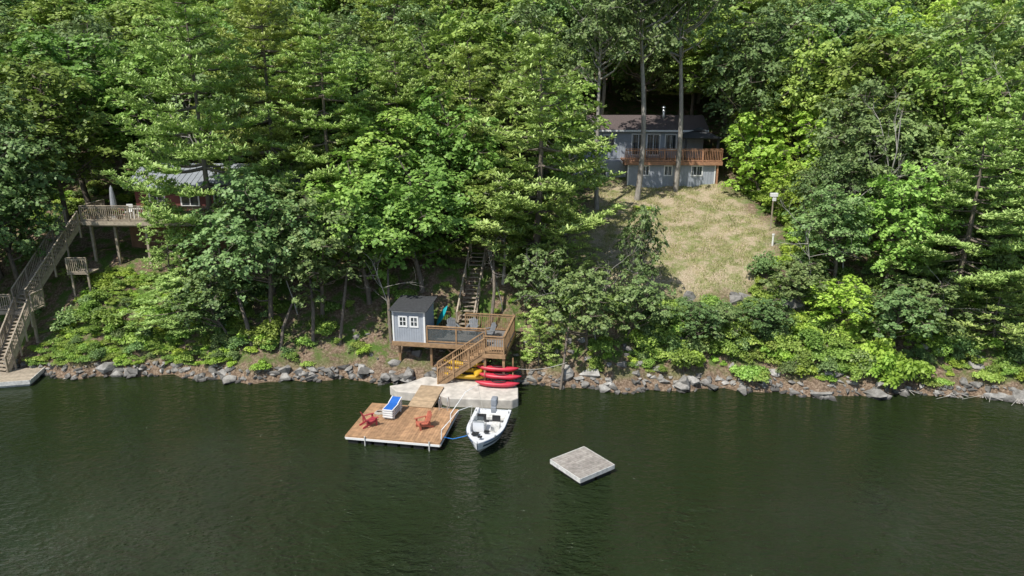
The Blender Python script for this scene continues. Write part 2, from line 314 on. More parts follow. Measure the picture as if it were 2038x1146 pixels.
def pine(name,seed,H,R,start=0.12,step=0.55,ls=0.22,tr=0.24,nb=6,dens=1.0):
    rng=np.random.default_rng(seed); t=TB()
    zs=np.linspace(-0.5,H,14); bend=rng.uniform(-.3,.3,2)
    ax=lambda z: np.array([bend[0]*math.sin(z/H*3),bend[1]*math.sin(z/H*2.5),z])
    t.put(*tube_np([ax(z) for z in zs],[tr*(1-0.93*max(0,z)/H) for z in zs],7),0)
    z=H*start
    while z<H-0.25:
        f=(z-H*start)/(H*(1-start)); env=R*(min(1,0.6+1.2*f))*(1-f)**0.75*1.1+0.3
        k=max(3,nb+int(rng.integers(-1,2))); ph=rng.uniform(0,6.28)
        for j in range(k):
            if rng.random()<0.08: continue
            L=env*rng.uniform(0.5,1.2); th=ph+6.283*j/k+rng.normal(0,0.25); u=np.array([math.cos(th),math.sin(th),0]); p0=ax(z+rng.uniform(-.15,.15)*step)
            rise=rng.uniform(-0.10,0.06)+0.38*f*f
            n=max(4,int(L/0.42)); ss=np.linspace(0,1,n)
            pts=[p0+u*L*s+np.array([0,0,L*(rise*s+0.14*s*s*s-0.08*math.sin(s*3.1))]) for s in ss]
            t.put(*tube_np(pts,[0.055*(1-0.8*s)*min(1.5,L/2.5)+0.007 for s in ss],4),0)
            side=np.array([-u[1],u[0],0]); C=[];
            for q in range(1,n):
                s=ss[q]
                if s<0.3: continue
                w=L*0.32*(math.sin(min(1,(s-0.18)*1.15)*3.0)+0.25)
                for sd in (-1,1,0):
                    ln=w*rng.uniform(0.5,1.1) if sd else 0.3
                    dirv=unit(side*sd+u*rng.uniform(.4,1.0)+np.array([0,0,0.08])) if sd else u
                    m=max(1,int(ln/0.25*dens+.5))
                    for e in range(m):
                        C.append(pts[q]+dirv*ln*(e+0.8)/m+rng.normal(0,0.06,3))
            if not C: continue
            C=np.array(C); Tn=13; nC=len(C)
            th2=rng.uniform(0,6.283,(nC,Tn)); elv=rng.uniform(0.0,0.8,(nC,Tn))
            Aa=np.stack([np.cos(th2)*np.cos(elv),np.sin(th2)*np.cos(elv),np.sin(elv)],-1).reshape(-1,3)+np.repeat(np.tile(u*0.35,(nC,1)),Tn,0); Aa=unit(Aa)
            Cc=np.repeat(C,Tn,0)+rng.normal(0,0.02,(nC*Tn,3))
            W=unit(np.cross(Aa,np.array([0,0,1.0])+rng.normal(0,0.25,Aa.shape))); ln=(ls*rng.uniform(0.7,1.25,len(Cc)))[:,None]; wd=ls*0.13
            Vv=np.stack([Cc-W*wd*.6,Cc+W*wd*.6,Cc+Aa*ln+W*wd,Cc+Aa*ln-W*wd],1).reshape(-1,3)
            t.put(Vv,np.arange(len(Cc)*4).reshape(-1,4),1)
        z+=step*rng.uniform(0.8,1.3)*(1-0.4*f)
    return t.mesh(name,[M['bark'],M['needle']])
def bush(name,seed,R,Hh,n,ls,leaf,nl=9):
    rng=np.random.default_rng(seed); t=TB()
    for i in range(nl):
        th=rng.uniform(0,6.28); k=rng.uniform(0,0.85)*R; c=np.array([k*math.cos(th),k*math.sin(th),Hh*rng.uniform(0.25,0.8)]); rl=R*rng.uniform(0.28,0.5)
        t.put(*tube_np([(c[0]*.2,c[1]*.2,-.2),c*np.array([.7,.7,.6]),c],[0.03,0.02,0.008],3),0)
        m=n//nl; d=rng.normal(0,1,(m,3)); d[:,2]=abs(d[:,2])*0.9-0.15; d=unit(d)
        C=c+d*rl*np.array([1,1,min(1,0.8*Hh/R)])*rng.uniform(0.45,1.25,(m,1)); C[:,2]=np.maximum(C[:,2],0.02)
        t.put(*leaves(rng,C,unit(d*0.5+np.array([0,0,.8])),ls,0.65,0.5),1)
    return t.mesh(name,[M['bark'],M[leaf]])
def deadtree(name,seed,H):
    rng=np.random.default_rng(seed); t=TB()
    def br(p,d,L,r,lev):
        n=5; pts=[p]; 
        for i in range(n): d=unit(d+rng.normal(0,0.13,3)+np.array([0,0,0.03])); pts.append(pts[-1]+d*L/n)
        t.put(*tube_np(pts,np.linspace(r,r*0.35,n+1),4 if lev else 6),0)
        if lev<3:
            for q in range(7 if lev==0 else 4):
                i=int(rng.integers(2,n+1)); nd=unit(d+rng.normal(0,0.65,3)+np.array([0,0,.1])); br(pts[i],nd,L*rng.uniform(0.3,0.5),r*0.42,lev+1)
    br(np.array([0,0,-0.3]),np.array([0.05,0.05,1.0]),H,H*0.008,0)
    return t.mesh(name,[M['dead']])

T={}
T['A']=(decid('maple_a',1,14,4.0,0.22,46,14,17,0.27,'maple',tr=0.2),14,4.0)
T['B']=(decid('maple_b',2,12,4.6,0.22,48,14,17,0.28,'maple',tr=0.2),12,4.6)
T['C']=(decid('oak_a',3,12,4.0,0.2,44,14,17,0.25,'oak',tr=0.19),12,4.0)
T['D']=(decid('oak_tall',4,20,4.8,0.52,46,14,17,0.26,'oak','barklight',tr=0.27,lean=0.2),20,4.8)
T['E']=(decid('small_oak',5,7,2.7,0.22,28,12,15,0.21,'oak',tr=0.11),7,2.7)
T['F']=(decid('bright_maple',6,9,3.0,0.1,36,12,17,0.23,'bright',tr=0.12),9,3.0)
T['G']=(decid('maple_c',8,14,3.6,0.3,40,14,17,0.28,'maple','barklight',tr=0.18),14,3.6)
T['H']=(decid('oak_b',9,13,4.6,0.25,50,14,16,0.26,'oak',tr=0.2),13,4.6)
T['P']=(pine('white_pine_a',11,18,5.4,0.20,1.2,0.31,nb=6),18,5.4)
T['Q']=(pine('white_pine_b',12,15,4.2,0.10,0.95,0.29,nb=6),15,4.2)
T['R']=(pine('young_pine',13,6,2.0,0.12,0.6,0.20,0.08,5),6,2.0)
names={'A':'maple_tree','B':'maple_tree','G':'maple_tree','F':'maple_sapling','C':'oak_tree','D':'tall_oak_tree','E':'small_oak_tree','H':'oak_tree','P':'white_pine_tree','Q':'white_pine_tree','R':'young_pine_tree'}
def tree(k,x,y,H,R=None,rz=None,col=None):
    me,h,r=T[k]; s=H/h; sr=(R/r) if R else s
    return add(names[k],me,None,(x,y,ht(x,y)-0.05),random.uniform(0,6.28) if rz is None else rz,(sr,sr,s),col)
# near and mid trees
for a in [
 ('P',-19.8,44.9,20.5,5.6),('P',-17.0,50.5,19.0,5.2),('Q',1.5,45.2,16.0,5.2),('P',-12.6,48.6,16.5,5.0),('Q',-3.2,52.0,13.5,4.0),('P',-8.6,53,14.5,4.4),('R',-23.4,45.4,6.2,1.9),
 ('Q',27.4,41.2,12.2,4.2),('Q',31.5,43.5,12,4),('R',-20.6,42.0,4.2,2.8),('R',1.6,39.3,3.8,1.3),('R',-0.6,38.2,2.2,0.9),('R',29,39.0,4.6,2.5),('R',33,40.2,5,2.4),('R',3.6,43.5,6.5,2.2),('P',-27,60,17,5),('P',21,70,17,5),('P',37,58,18,5),
 ('H',-15.4,41.9,10.2,4.0),('C',-12.3,42.6,9.0,3.4),('B',-9.5,44.0,9.6,4.2),('B',-6.0,44.6,9.2,4.4),('G',-0.6,44.8,7.8,2.6),
 ('C',-16.0,44.5,8.6,2.8),('A',-8.6,49.0,11,4.2),('B',-4,49.6,10.5,4.0),
 ('H',-33.2,44.8,12.5,4.2),('C',-36,47,14,4.4),('A',-33.5,51.5,14,4.2),('B',-38,42.5,12,4),('A',-29,57.5,13,4.5),('H',-23.5,58.5,13,4.6),
 ('G',-17,57.5,13,4.4),('A',-12,57.5,13,4.6),('B',-6,58.5,13,4.8),('A',0,56,13.5,4.4),('G',4.0,51.5,11.5,2.8),('H',2.5,61,15,4.6),('A',-35,57,15,5),
 ('D',10.4,57.2,23,4.4),('D',14.0,59.2,22,4.2),('D',6.8,55.2,19.5,3.6),
 ('F',20.6,57.0,7.6,2.8),('F',22.2,59.5,9.5,3.2),('F',20.6,53.6,4.2,1.9),('F',21.8,51.0,5.4,2.1),('F',23.3,54,8.5,3.0),('B',24.5,58.5,13,4.2),
 ('H',23.8,49.3,11.5,3.8),('A',27.2,53.5,14.5,4.6),('C',27.0,47.5,10.5,3.8),('B',31.5,50.0,13.5,4.6),('A',36.5,48,13,4.4),('H',33,55,15,4.8),
 ('C',21.0,43.6,7.0,2.7),('B',24.0,43.0,8.4,3.2),('H',21.6,46.6,7.4,2.4),('E',18.6,41.9,3.6,1.9),('B',36,42,10,4),('E',25.8,39.4,4.6,2.5),('E',22.8,39.6,4.4,2.2),('F',19.6,40.6,3.8,2.0),('E',16.0,40.4,2.8,1.7),('F',24.6,39.2,3.0,1.7),('E',30.6,41.6,6,2.6),('E',13.2,39.8,2.8,1.6),
 ('E',4.6,39.7,5.8,2.5),('E',7.2,40.4,4.6,2.1),('E',8.6,42.2,7.2,1.6),('E',2.6,41.8,5.5,2.0),('E',10.6,40.0,3.0,1.5),('E',-18.0,41.4,5,2.2),
 ]: tree(*a)
# dead trees
dm=[deadtree('bare_a',21,10),deadtree('bare_b',22,8)]
for x,y,s,i in [(25,48.0,1.0,0),(29.5,45,.9,1),(22.0,44.0,.75,1),(-8,42.2,.6,1),(2.4,41.0,.55,1),(34,50,1.2,0),(-14,43,.8,1),(-23,56,1.1,0),(26.4,39.8,.55,1),(24,57,1.3,0),(-.6,43.2,.6,1),(5.2,40.2,.6,1),(8.0,41.4,.55,0),(19,43.0,.6,1)]:
    add('bare_tree',dm[i],None,(x,y,ht(x,y)),random.uniform(0,6),(s,s,s))
# slender understory trunks
mb=MB()
for p,q,r in [((2.9,37.7,0.2),(3.6,39.6,4.6),.08),((-16.2,40.6,.8),(-17.2,41.4,5),.15),((-14.6,40.5,.8),(-13.6,41.6,4.6),.12),((-7.6,40.9,1.0),(-7.9,42.6,6),.12),((-10.9,41.2,1.6),(-10.4,43,7),.11),((-12.6,41,1.2),(-12.9,42.6,6),.13),((-1.4,42,2),(-1.2,43.8,7),.13)]:
    p=Vector(p);q=Vector(q); m_=(p+q)/2+Vector((random.uniform(-.25,.25),-.2,0)); mb.tube([p-(q-p)*.15,p,m_,q],[r*1.15,r,r*.85,r*.5])
mb.obj('slender_trunks','bark',smooth=True)

# distant forest as an instanced collection
fc=D.collections.new('forest_trees'); pts=[]
rng=random.Random(5); tries=0
while len(pts)<400 and tries<40000:
    tries+=1; y=rng.uniform(60.5,112); x=rng.uniform(-0.85*y-4,0.85*y+4)
    if 3<x<20 and y<70.5: continue
    if x>-28 and x<-14 and y<62: continue
    if any((x-a)**2+(y-b_)**2<(4.3+ (y-60)*0.012)**2 for a,b_ in pts): continue
    pts.append((x,y))
random.seed(11)
for x,y in pts:
    k=rng.choice('AABBCGHHHAGPPF' if y>66 else 'AABCGHH'); H=rng.uniform(10,15.5)*(1 if k!='F' else 0.85)
    if k=='P': H*=1.15
    tree(k,x,y,H,H*rng.uniform(0.3,0.38),col=fc)
for i in range(90):
    s=rng.choice((-1,1)); y=rng.uniform(42,75); x=s*rng.uniform(0.86*y,0.86*y+38); tree(rng.choice('ABCGH'),x,y,rng.uniform(10,14),4.5,col=fc)
e=empty('distant_forest'); e.instance_type='COLLECTION'; e.instance_collection=fc

# undergrowth
uc=D.collections.new('undergrowth_plants')
B=[bush('shrub_a',31,1.0,1.1,1100,0.16,'shrub'),bush('shrub_b',32,1.2,1.4,1300,0.18,'shrub'),bush('shrub_c',33,1.0,0.9,1000,0.18,'bright'),bush('shrub_d',34,1.3,0.5,1100,0.18,'shrub',12),bush('shrub_e',35,1.1,1.5,1300,0.17,'oak')]
def sh(i,x,y,s,sz=1): 
    add('undergrowth_shrub',B[i],None,(x,y,ht(x,y)-0.08),random.uniform(0,6.28),(s,s,s*sz),uc)
rng=random.Random(9)
for i in range(1800):
    y=rng.uniform(38,62) if i>600 else rng.uniform(36.5,43); x=rng.uniform(-0.8*y-2,0.8*y+2); d=y-shore(x)
    if d<0.65: continue
    if lawnmask(x,y)>0.25: continue
    if -7.6<x<0.6 and y<43.2: continue
    if -4.0<x<-1.6 and y<48: continue
    if 5<x<19 and y>57.5: continue
    if x<-19 and 46<y<53: continue
    if x<-29.3 and y<47 and rng.random()<0.75: continue
    if -14<x<-6 and y<43 and rng.random()<0.7: continue
    if 1<x<7 and y<42 and rng.random()<0.5: continue
    if x>-15 and mnoise.noise((x*.4,y*.4,1))<-0.12: continue
    s=rng.uniform(0.3,1.0) if d>2 else rng.uniform(0.2,0.6)
    sh(rng.choice((0,1,2,3,3,4)),x,y,s)
for i in range(500):   # green bank at the left
    y=rng.uniform(39.6,46.8); x=rng.uniform(-30.3,-17.0)
    if x<-29 and y>43: continue
    if y-shore(x)<.6: continue
    sh(rng.choice((0,2,2,3,3)),x,y,rng.uniform(0.22,0.52),.9)
for i in range(300):   # shrubs below the lawn and to the right
    y=rng.uniform(36.6,44.6); x=rng.uniform(8,32)
    if y-shore(x)<.7 or lawnmask(x,y)>.2: continue
    s=rng.uniform(0.3,0.9)
    if y>42 and x<18: s*=.6
    sh(rng.choice((0,1,2,3,4)),x,y,s,1.15)
for i in range(60):    # lawn right edge
    y=rng.uniform(45,60); x=float(np.interp(y,[45,50,55,60],[18.6,20.5,20.4,19.9]))+rng.uniform(0,2); sh(rng.choice((0,1,2,2)),x,y,rng.uniform(0.5,1.1))
for x,y,s in [(21.3,37.6,1.1),(22.4,37.3,1.3),(23.2,37.8,1.1),(20.5,37.9,0.8),(22,38.2,1.3)]: sh(2,x,y,s,1.5)
for x,y,s in [(10.2,55.0,.6),(10.9,55.3,.5)]: sh(2,x,y,s,.8)
e=empty('undergrowth'); e.instance_type='COLLECTION'; e.instance_collection=uc

# lawn grass blades
rg=np.random.default_rng(3); C=[]
while len(C)<24000:
    x=rg.uniform(4,20); y=rg.uniform(43.0,60.3)
    if rg.random()<lawnmask(x,y) and mnoise.noise((x*0.9,y*0.9,2))+rg.uniform(-.25,.25)>0.0: C.append((x,y,ht(x,y)))
C=np.array(C); n=len(C); A=unit(rg.normal(0,0.5,(n,3))*np.array([1,1,0.2])+np.array([0,0,1.0])); W=unit(np.cross(A,rg.normal(0,1,(n,3)))); ln=rg.uniform(0.05,0.20,(n,1))
V=np.stack([C-W*.018,C+W*.018,C+A*ln+W*.006,C+A*ln-W*.006],1).reshape(-1,3)
M['grass']=leafmat('dry_grass',(0.12,0.18,0.045),(0.34,0.34,0.14),(0.58,0.52,0.30),0.2,sat=1)
add('lawn_grass',make_mesh('lawn_grass',V,np.arange(n*4).reshape(-1,4),[M['grass']]))

# ------------------------------------------------------------------ rocks
import bmesh
def rocks(name,lst,seed):
    rg=np.random.default_rng(seed); bmv=[];bf=[]
    for (x,y,z,sx,sy,sz) in lst:
        bm=bmesh.new(); P=unit(rg.normal(0,1,(13,3)))*rg.uniform(0.75,1.05,(13,1)); a=rg.uniform(0,6.28); ca,sa=math.cos(a),math.sin(a)
        for p in P:
            q=p*np.array([sx,sy,sz]); bm.verts.new((x+q[0]*ca-q[1]*sa,y+q[0]*sa+q[1]*ca,z+q[2]))
        bmesh.ops.convex_hull(bm,input=bm.verts); bm.verts.ensure_lookup_table()
        use=[v for v in bm.verts if v.link_faces]; idx={v:i+len(bmv) for i,v in enumerate(use)}
        bmv+=[tuple(v.co) for v in use]; bf+=[tuple(idx[v] for v in f.verts) for f in bm.faces]; bm.free()
    me=D.meshes.new(name); me.from_pydata(bmv,[],bf); me.materials.append(M['rock']); return add(name,me)
rng=random.Random(4); R_=[]
x=-44
while x<44:
    big=mnoise.noise((x*.35,0,9))
    for k in range(3):
        dd=rng.uniform(-0.15,0.65); s=rng.uniform(0.10,0.28)*(2.2 if k==0 and rng.random()<.35+big else 0.95)
        xx=x+rng.uniform(-.2,.2); y=shore(xx)+dd
        R_.append((xx,y,max(0.0,ht(xx,y))+s*0.1,s*rng.uniform(1.0,1.9),s*rng.uniform(.7,1.1),s*rng.uniform(.5,.9)))
    x+=rng.uniform(0.2,0.42)
for i in range(90):
    x=rng.uniform(-12,32); y=shore(x)+rng.uniform(0.8,3.0); s=rng.uniform(0.12,0.45); R_.append((x,y,ht(x,y),s*1.2,s,s*.7))
for i in range(22):
    x=rng.uniform(7,19); y=rng.uniform(40,43.5); s=rng.uniform(0.25,0.7); R_.append((x,y,ht(x,y)+.05,s*1.3,s,s*.8))
for i in range(12):
    x=rng.uniform(-8,-2); y=rng.uniform(37.9,39.0); s=rng.uniform(0.2,0.45); R_.append((x,y,ht(x,y)+.1,s*1.3,s,s*.8))
rocks('shoreline_rocks',R_,6)
mb=MB(); mb.tube([(-27.6,39.0,-.1),(-26.8,39.6,.25),(-25.9,40.2,.9),(-25.4,40.8,1.3)],[.05,.045,.035,.02])
for i in range(16):
    a=rng.uniform(23.5,30); y0=shore(a)-.2; mb.tube([(a,y0,.05),(a+rng.uniform(-.8,.8),y0+.1,.25),(a+rng.uniform(-1.6,1.6),y0-.3,.08)],[.03,.02,.01],5)
mb.obj('driftwood_branches','dead')

# ------------------------------------------------------------------ furniture / parts
def adirondack(name,loc,rz,mat,s=1.0,parent=None):
    m=MB()
    for i in range(6): m.box((0,-0.30+i*0.095,0.37-i*0.025),(0.54,0.085,0.022))
    for i in range(5):
        h=0.86-abs(i-2)*0.06; x=(i-2)*0.115
        d=Vector((x*0.18,0.40,1.0)).normalized(); c=Vector((x,0.24,0.22))+d*h/2
        R=Matrix((Vector((1,0,0)),Vector((0,1,-0.4)).normalized(),d)).transposed(); m.box(c,(0.105,0.022,h),R)
    m.box((0,0.36,0.50),(0.6,0.03,0.08)); m.box((0,0.46,0.78),(0.5,0.025,0.06))
    for sx in (-1,1):
        m.box((sx*0.34,-0.02,0.55),(0.14,0.78,0.025)); m.box((sx*0.30,-0.28,0.27),(0.035,0.11,0.54))
        m.beam((sx*0.27,-0.34,0.34),(sx*0.27,0.62,0.03),0.03,0.12); m.box((sx*0.31,0.34,0.30),(0.03,0.07,0.5))
    m.box((0,-0.345,0.30),(0.56,0.025,0.11))
    return m.obj(name,mat,parent,loc=loc,rz=rz,scale=(s,s,s))
def rail(post,bal,p,q,h=1.05,n=None,bs=0.13,panel=None):
    p=Vector(p);q=Vector(q);L=(q-p).length; n=n or max(1,round(L/1.6)); d=(q-p)/n
    for i in range(n+1): c=p+d*i; post.bx(c.x-.045,c.x+.045,c.y-.045,c.y+.045,c.z-.1,c.z+h)
    up=Vector((0,0,1)); post.beam(p+up*(h+.02),q+up*(h+.02),.13,.04); bal.beam(p+up*(h-.1),q+up*(h-.1),.035,.085); bal.beam(p+up*.1,q+up*.1,.035,.085)
    if panel is not None: panel.beam(p+up*.52,q+up*.52,.012,h-.36)
    else:
        k=int(L/bs)
        for i in range(1,k): c=p+(q-p)*i/k; bal.bx(c.x-.02,c.x+.02,c.y-.02,c.y+.02,c.z+.1,c.z+h-.1)
def stair(tr,st,p,q,w,n):
    p=Vector(p);q=Vector(q); d=(q-p); hd=Vector((d.x,d.y,0)).normalized(); sd=Vector((-hd.y,hd.x,0)); R=Matrix((hd,sd,Vector((0,0,1)))).transposed()
    for i in range(n): c=p+d*(i+0.5)/n; tr.box(c,(0.29,w-0.08,0.045),R)
    for s in (-1,1): st.beam(p+sd*s*w/2-Vector((0,0,.12)),q+sd*s*w/2-Vector((0,0,.12)),.045,.27)
    return sd,hd
def window(tr,gl,x,z,w,h,y,mull=True):
    t=0.1
    tr.bx(x-w/2-t,x+w/2+t,y-.035,y+.01,z+h/2,z+h/2+t); tr.bx(x-w/2-t,x+w/2+t,y-.035,y+.01,z-h/2-t,z-h/2)
    tr.bx(x-w/2-t,x-w/2,y-.035,y+.01,z-h/2,z+h/2); tr.bx(x+w/2,x+w/2+t,y-.035,y+.01,z-h/2,z+h/2)
    if mull: tr.bx(x-.025,x+.025,y-.03,y+.01,z-h/2,z+h/2)
    gl.bx(x-w/2,x+w/2,y-.012,y+.012,z-h/2,z+h/2)

# ------------------------------------------------------------------ floating dock
RD=rad(-9.5); DO=(-5.6,32.55)
g=empty('floating_dock',(DO[0],DO[1],0),RD)
W,Dp=4.8,3.7; m=MB(); n=34; w=W/n
for i in range(n): m.bx(-W/2+i*w+.006,-W/2+(i+1)*w-.006,-Dp/2,Dp/2,.40,.44)
m.obj('deck_boards','dockwood',g)
m=MB(); m.bx(-W/2,W/2,-Dp/2-.04,-Dp/2-.003,.24,.45).bx(-W/2,W/2,Dp/2+.003,Dp/2+.04,.24,.45); m.bx(-W/2-.04,-W/2-.003,-Dp/2-.04,Dp/2+.04,.24,.45).bx(W/2+.003,W/2+.04,-Dp/2-.04,Dp/2+.04,.24,.45); m.obj('rim_joists','dockwood',g)
m=MB(); m.bx(-W/2-.02,W/2+.02,-Dp/2-.07,-Dp/2-.043,.25,.36).bx(W/2+.043,W/2+.07,-Dp/2-.02,Dp/2,.27,.36).bx(-W/2-.07,-W/2-.043,-Dp/2-.02,Dp/2,.27,.36)
m.obj('bumper_strip','white',g)
m=MB()
for i in range(7):
    for j in range(4): m.bx(-W/2+.05+i*.68,-W/2+.60+i*.68,-Dp/2+.03+j*.93,-Dp/2+.8+j*.93,-.15,.30)
m.obj('floats','black',g,bevel=.04)
m=MB()
for x in (-1.4,1.9): m.tube([(x,-Dp/2-.09,-.3),(x,-Dp/2-.09,.5)],.03)
m.obj('post_brackets','offwhite',g)
m=MB()
for x in (1.45,1.9): m.tube([(x,Dp/2+.12,-.5),(x,Dp/2+.12,.95),(x,Dp/2+.05,1.1),(x,Dp/2-.12,1.12),(x,Dp/2-.25,1.0),(x,Dp/2-.25,.45)],.025)
for z in (-.2,.1,.4): m.bx(1.45,1.9,Dp/2+.09,Dp/2+.15,z,z+.03)
lad=m.obj('swim_ladder','alu',None,loc=(DO[0],DO[1],0),rz=RD)
ca,sa=math.cos(RD),math.sin(RD)
def dk(x,y,z=.45): return (DO[0]+x*ca-y*sa,DO[1]+x*sa+y*ca,z)
adirondack('adirondack_chair',dk(-1.6,-.6),rad(125),'chairred',.82)
adirondack('adirondack_chair',dk(1.15,-.45),rad(-60),'orange',.82)
g=empty('stacked_sun_loungers',dk(-.85,.75),RD+rad(-4)); g.scale=(.85,.8,.85); fr=MB(); sl=MB()
for k in range(4):
    z=.16+k*.15
    for x in (-.31,.31): fr.bx(x-.03,x+.03,-.85,.75,z,z+.06)
    fr.bx(-.31,.31,-.88,-.82,z,z+.06).bx(-.31,.31,.72,.78,z,z+.06)
    for x in (-.31,.31):
        for y in (-.6,.5): fr.bx(x-.035,x+.035,y-.05,y+.05,0 if k==0 else z-.1,z)
    fr.bx(-.3,.3,-.84,-.80,z-.07,z)
sl.bx(-.28,.28,-.82,.1,.672,.69); sl.beam((0,.1,.69),(0,.78,.85),.56,.02); fr.beam((-.31,.1,.69),(-.31,.8,.86),.05,.05); fr.beam((.31,.1,.69),(.31,.8,.86),.05,.05)
for k in range(3): sl.bx(-.28,.28,-.80,.7,.18+k*.15,.2+k*.15)
fr.obj('frames','white',g); sl.obj('slings','blue',g)
m=MB()
for k in range(3): m.tube([(.26*math.cos(a*.5)*(1-.15*k),.2*math.sin(a*.5)*(1-.15*k),.02+k*.035) for a in range(13)],.022,6)
m.obj('coiled_rope','rope',loc=dk(-1.6,.75))

# gangway ramp
g=empty('gangway_ramp',(-5.0,34.2,0),RD); m=MB()
Lr=2.55
for i in range(17): y=i*Lr/17; z=.47+.12*i/17; m.bx(-.68,.68,y+.005,y+Lr/17-.006,z,z+.035)
m.obj('boards','rampwood',g); m=MB()
for x in (-.65,0,.65): m.beam((x,0,.38),(x,Lr,.50),.05,.14)
m.obj('stringers','deckwood',g)

# concrete landing
m=MB(); m.prism([(-7.1,36.95),(-6.6,36.2),(-4.2,35.7),(-3.5,35.25),(0.0,35.0),(.35,35.3),(.35,36.75),(-.6,37.9),(-5.2,38.3),(-6.2,37.3)],-.6,.52)
o=m.obj('concrete_landing','concrete',bevel=.05)

# ------------------------------------------------------------------ boathouse deck
DZ=2.3; g0=(-7.25,39.55,DZ); RB=rad(-9); g=empty('waterside_deck',g0,RB)
fl=MB(); 
for i in range(20): fl.bx(0.0,7.1,i*.145+.004,i*.145+.139,-.035,0)
fl.obj('floor_boards','greydeck',g)
fr=MB(); fr.bx(-.02,7.12,-.045,-.003,-.26,.01).bx(-.02,7.12,2.905,2.945,-.26,.01).bx(-.045,-.003,-.04,2.94,-.26,.01).bx(7.103,7.145,-.04,2.94,-.26,.01)
for y in (.35,1.5,2.6): fr.bx(.05,7.05,y-.06,y+.06,-.42,-.24)
for x in (.3,2.3,4.4,6.8):
    for y in (.35,2.6): fr.bx(x-.07,x+.07,y-.07,y+.07,-3.2,-.40)
fr.beam((2.35,.35,-1.75),(3.9,.35,-.4),.09,.09).beam((4.35,.35,-1.5),(3.3,.35,-.4),.09,.09).beam((6.75,.35,-1.6),(5.7,.35,-.4),.09,.09).beam((6.8,.4,-1.6),(6.8,1.5,-.4),.09,.09)
fr.obj('frame_and_posts','deckwood',g)
po=MB(); ba=MB(); pn=MB()
rail(po,ba,(2.15,.06,0),(5.75,.06,0),panel=pn); rail(po,ba,(7.04,-1.1,0),(7.04,2.85,0)); rail(po,ba,(3.9,2.85,0),(7.04,2.85,0)); rail(po,ba,(2.1,2.85,0),(2.9,2.85,0),n=1)
for i in range(8): po.bx(5.8,7.12,-1.2+i*.145,-1.2+i*.145+.139,-.035,0)
po.bx(5.78,7.14,-1.25,-1.21,-.24,.01).bx(7.12,7.16,-1.21,-.045,-.24,.01).bx(6.95,7.09,-1.15,-1.01,-3,-.2).bx(5.85,5.99,-1.15,-1.01,-3,-.2)
rail(po,ba,(5.9,-1.15,0),(7.04,-1.15,0),n=1)
po.obj('railing_posts','deckwood',g); ba.obj('balusters','deckwood',g); pn.obj('clear_panels','panel',g)
tr=MB(); st=MB(); hr=MB()
P=Vector((5.8,-.72,-.02)); Qb=Vector((3.15,-1.42,-1.78)); sd,hd=stair(tr,st,P,Qb,.95,9)
for s in (-1,1):
    a=P+sd*s*.5; b_=Qb+sd*s*.5; n=3
    for i in range(n+1): c=a+(b_-a)*i/n; hr.bx(c.x-.04,c.x+.04,c.y-.04,c.y+.04,c.z-.25,c.z+.95)
    hr.beam(a+Vector((0,0,.97)),b_+Vector((0,0,.97)),.12,.04); hr.beam(a+Vector((0,0,.12)),b_+Vector((0,0,.12)),.04,.08)
    for i in range(1,22): c=a+(b_-a)*i/22; hr.bx(c.x-.018,c.x+.018,c.y-.018,c.y+.018,c.z+.1,c.z+.95)
g2=empty('lower_staircase',g0,RB); tr.obj('treads','deckwood',g2); st.obj('stringers','deckwood',g2); hr.obj('handrails','deckwood',g2)
# shed
g=empty('storage_shed',g0,RB); w=MB(); bt=MB(); tm=MB(); gl=MB()
w.bx(.05,2.0,.08,2.2,.0,1.98); 
for i in range(13): x=.12+i*.15; bt.bx(x-.012,x+.012,.066,.079,0.1,1.86)
for i in range(13): y=.2+i*.155; bt.bx(2.001,2.012,y-.012,y+.012,0.1,1.86)
w.obj('walls','siding',g); bt.obj('battens','siding',g)
for x in (.66,1.36): window(tm,gl,x,1.28,.36,.52,.078)
for x in (.66,1.36): tm.bx(x-.18,x+.18,.045,.088,1.265,1.295)
tm.bx(.0,.1,.04,.075,0,1.86).bx(1.94,2.05,.04,.075,0,1.86).bx(-.02,2.07,.035,.075,1.86,2.0).bx(2.003,2.04,.08,2.25,1.86,1.98).bx(2.003,2.03,.08,.16,0,1.86)
tm.obj('white_trim','white',g); gl.obj('window_panes','glass',g)
rf=MB(); rf.poly([(-.15,-.15,2.02),(2.2,-.15,2.02),(2.2,2.45,2.2),(-.15,2.45,2.2),(-.15,-.15,1.985),(2.2,-.15,1.985),(2.2,2.45,2.12),(-.15,2.45,2.12)],[(0,1,2,3),(7,6,5,4),(0,4,5,1),(1,5,6,2),(2,6,7,3),(3,7,4,0)]); rf.obj('roof','darkroof',g)
def wd(x,y,z=0): 
    c,s=math.cos(RB),math.sin(RB); return (g0[0]+x*c-y*s,g0[1]+x*s+y*c,g0[2]+z)
for x,y,r in [(3.3,1.9,20),(4.5,2.0,-10),(5.6,1.5,-60)]: adirondack('deck_chair',wd(x,y,.01),rad(r),'greychair',.9)
m=MB(); m.tube([wd(2.5,1.2,.0),wd(2.5,1.2,.5)],.3,12); m.obj('fire_table','greychair')
m=MB()
m.tube([(x,0,0) for x in np.linspace(-.75,.75,9)],[.02,.16,.24,.28,.29,.28,.24,.15,.02],10); o=m.obj('teal_paddle_board','teal',smooth=True,loc=wd(2.45,2.45,.95)); o.rotation_euler=(rad(20),rad(-60),rad(10)); o.scale=(1,.9,.25)
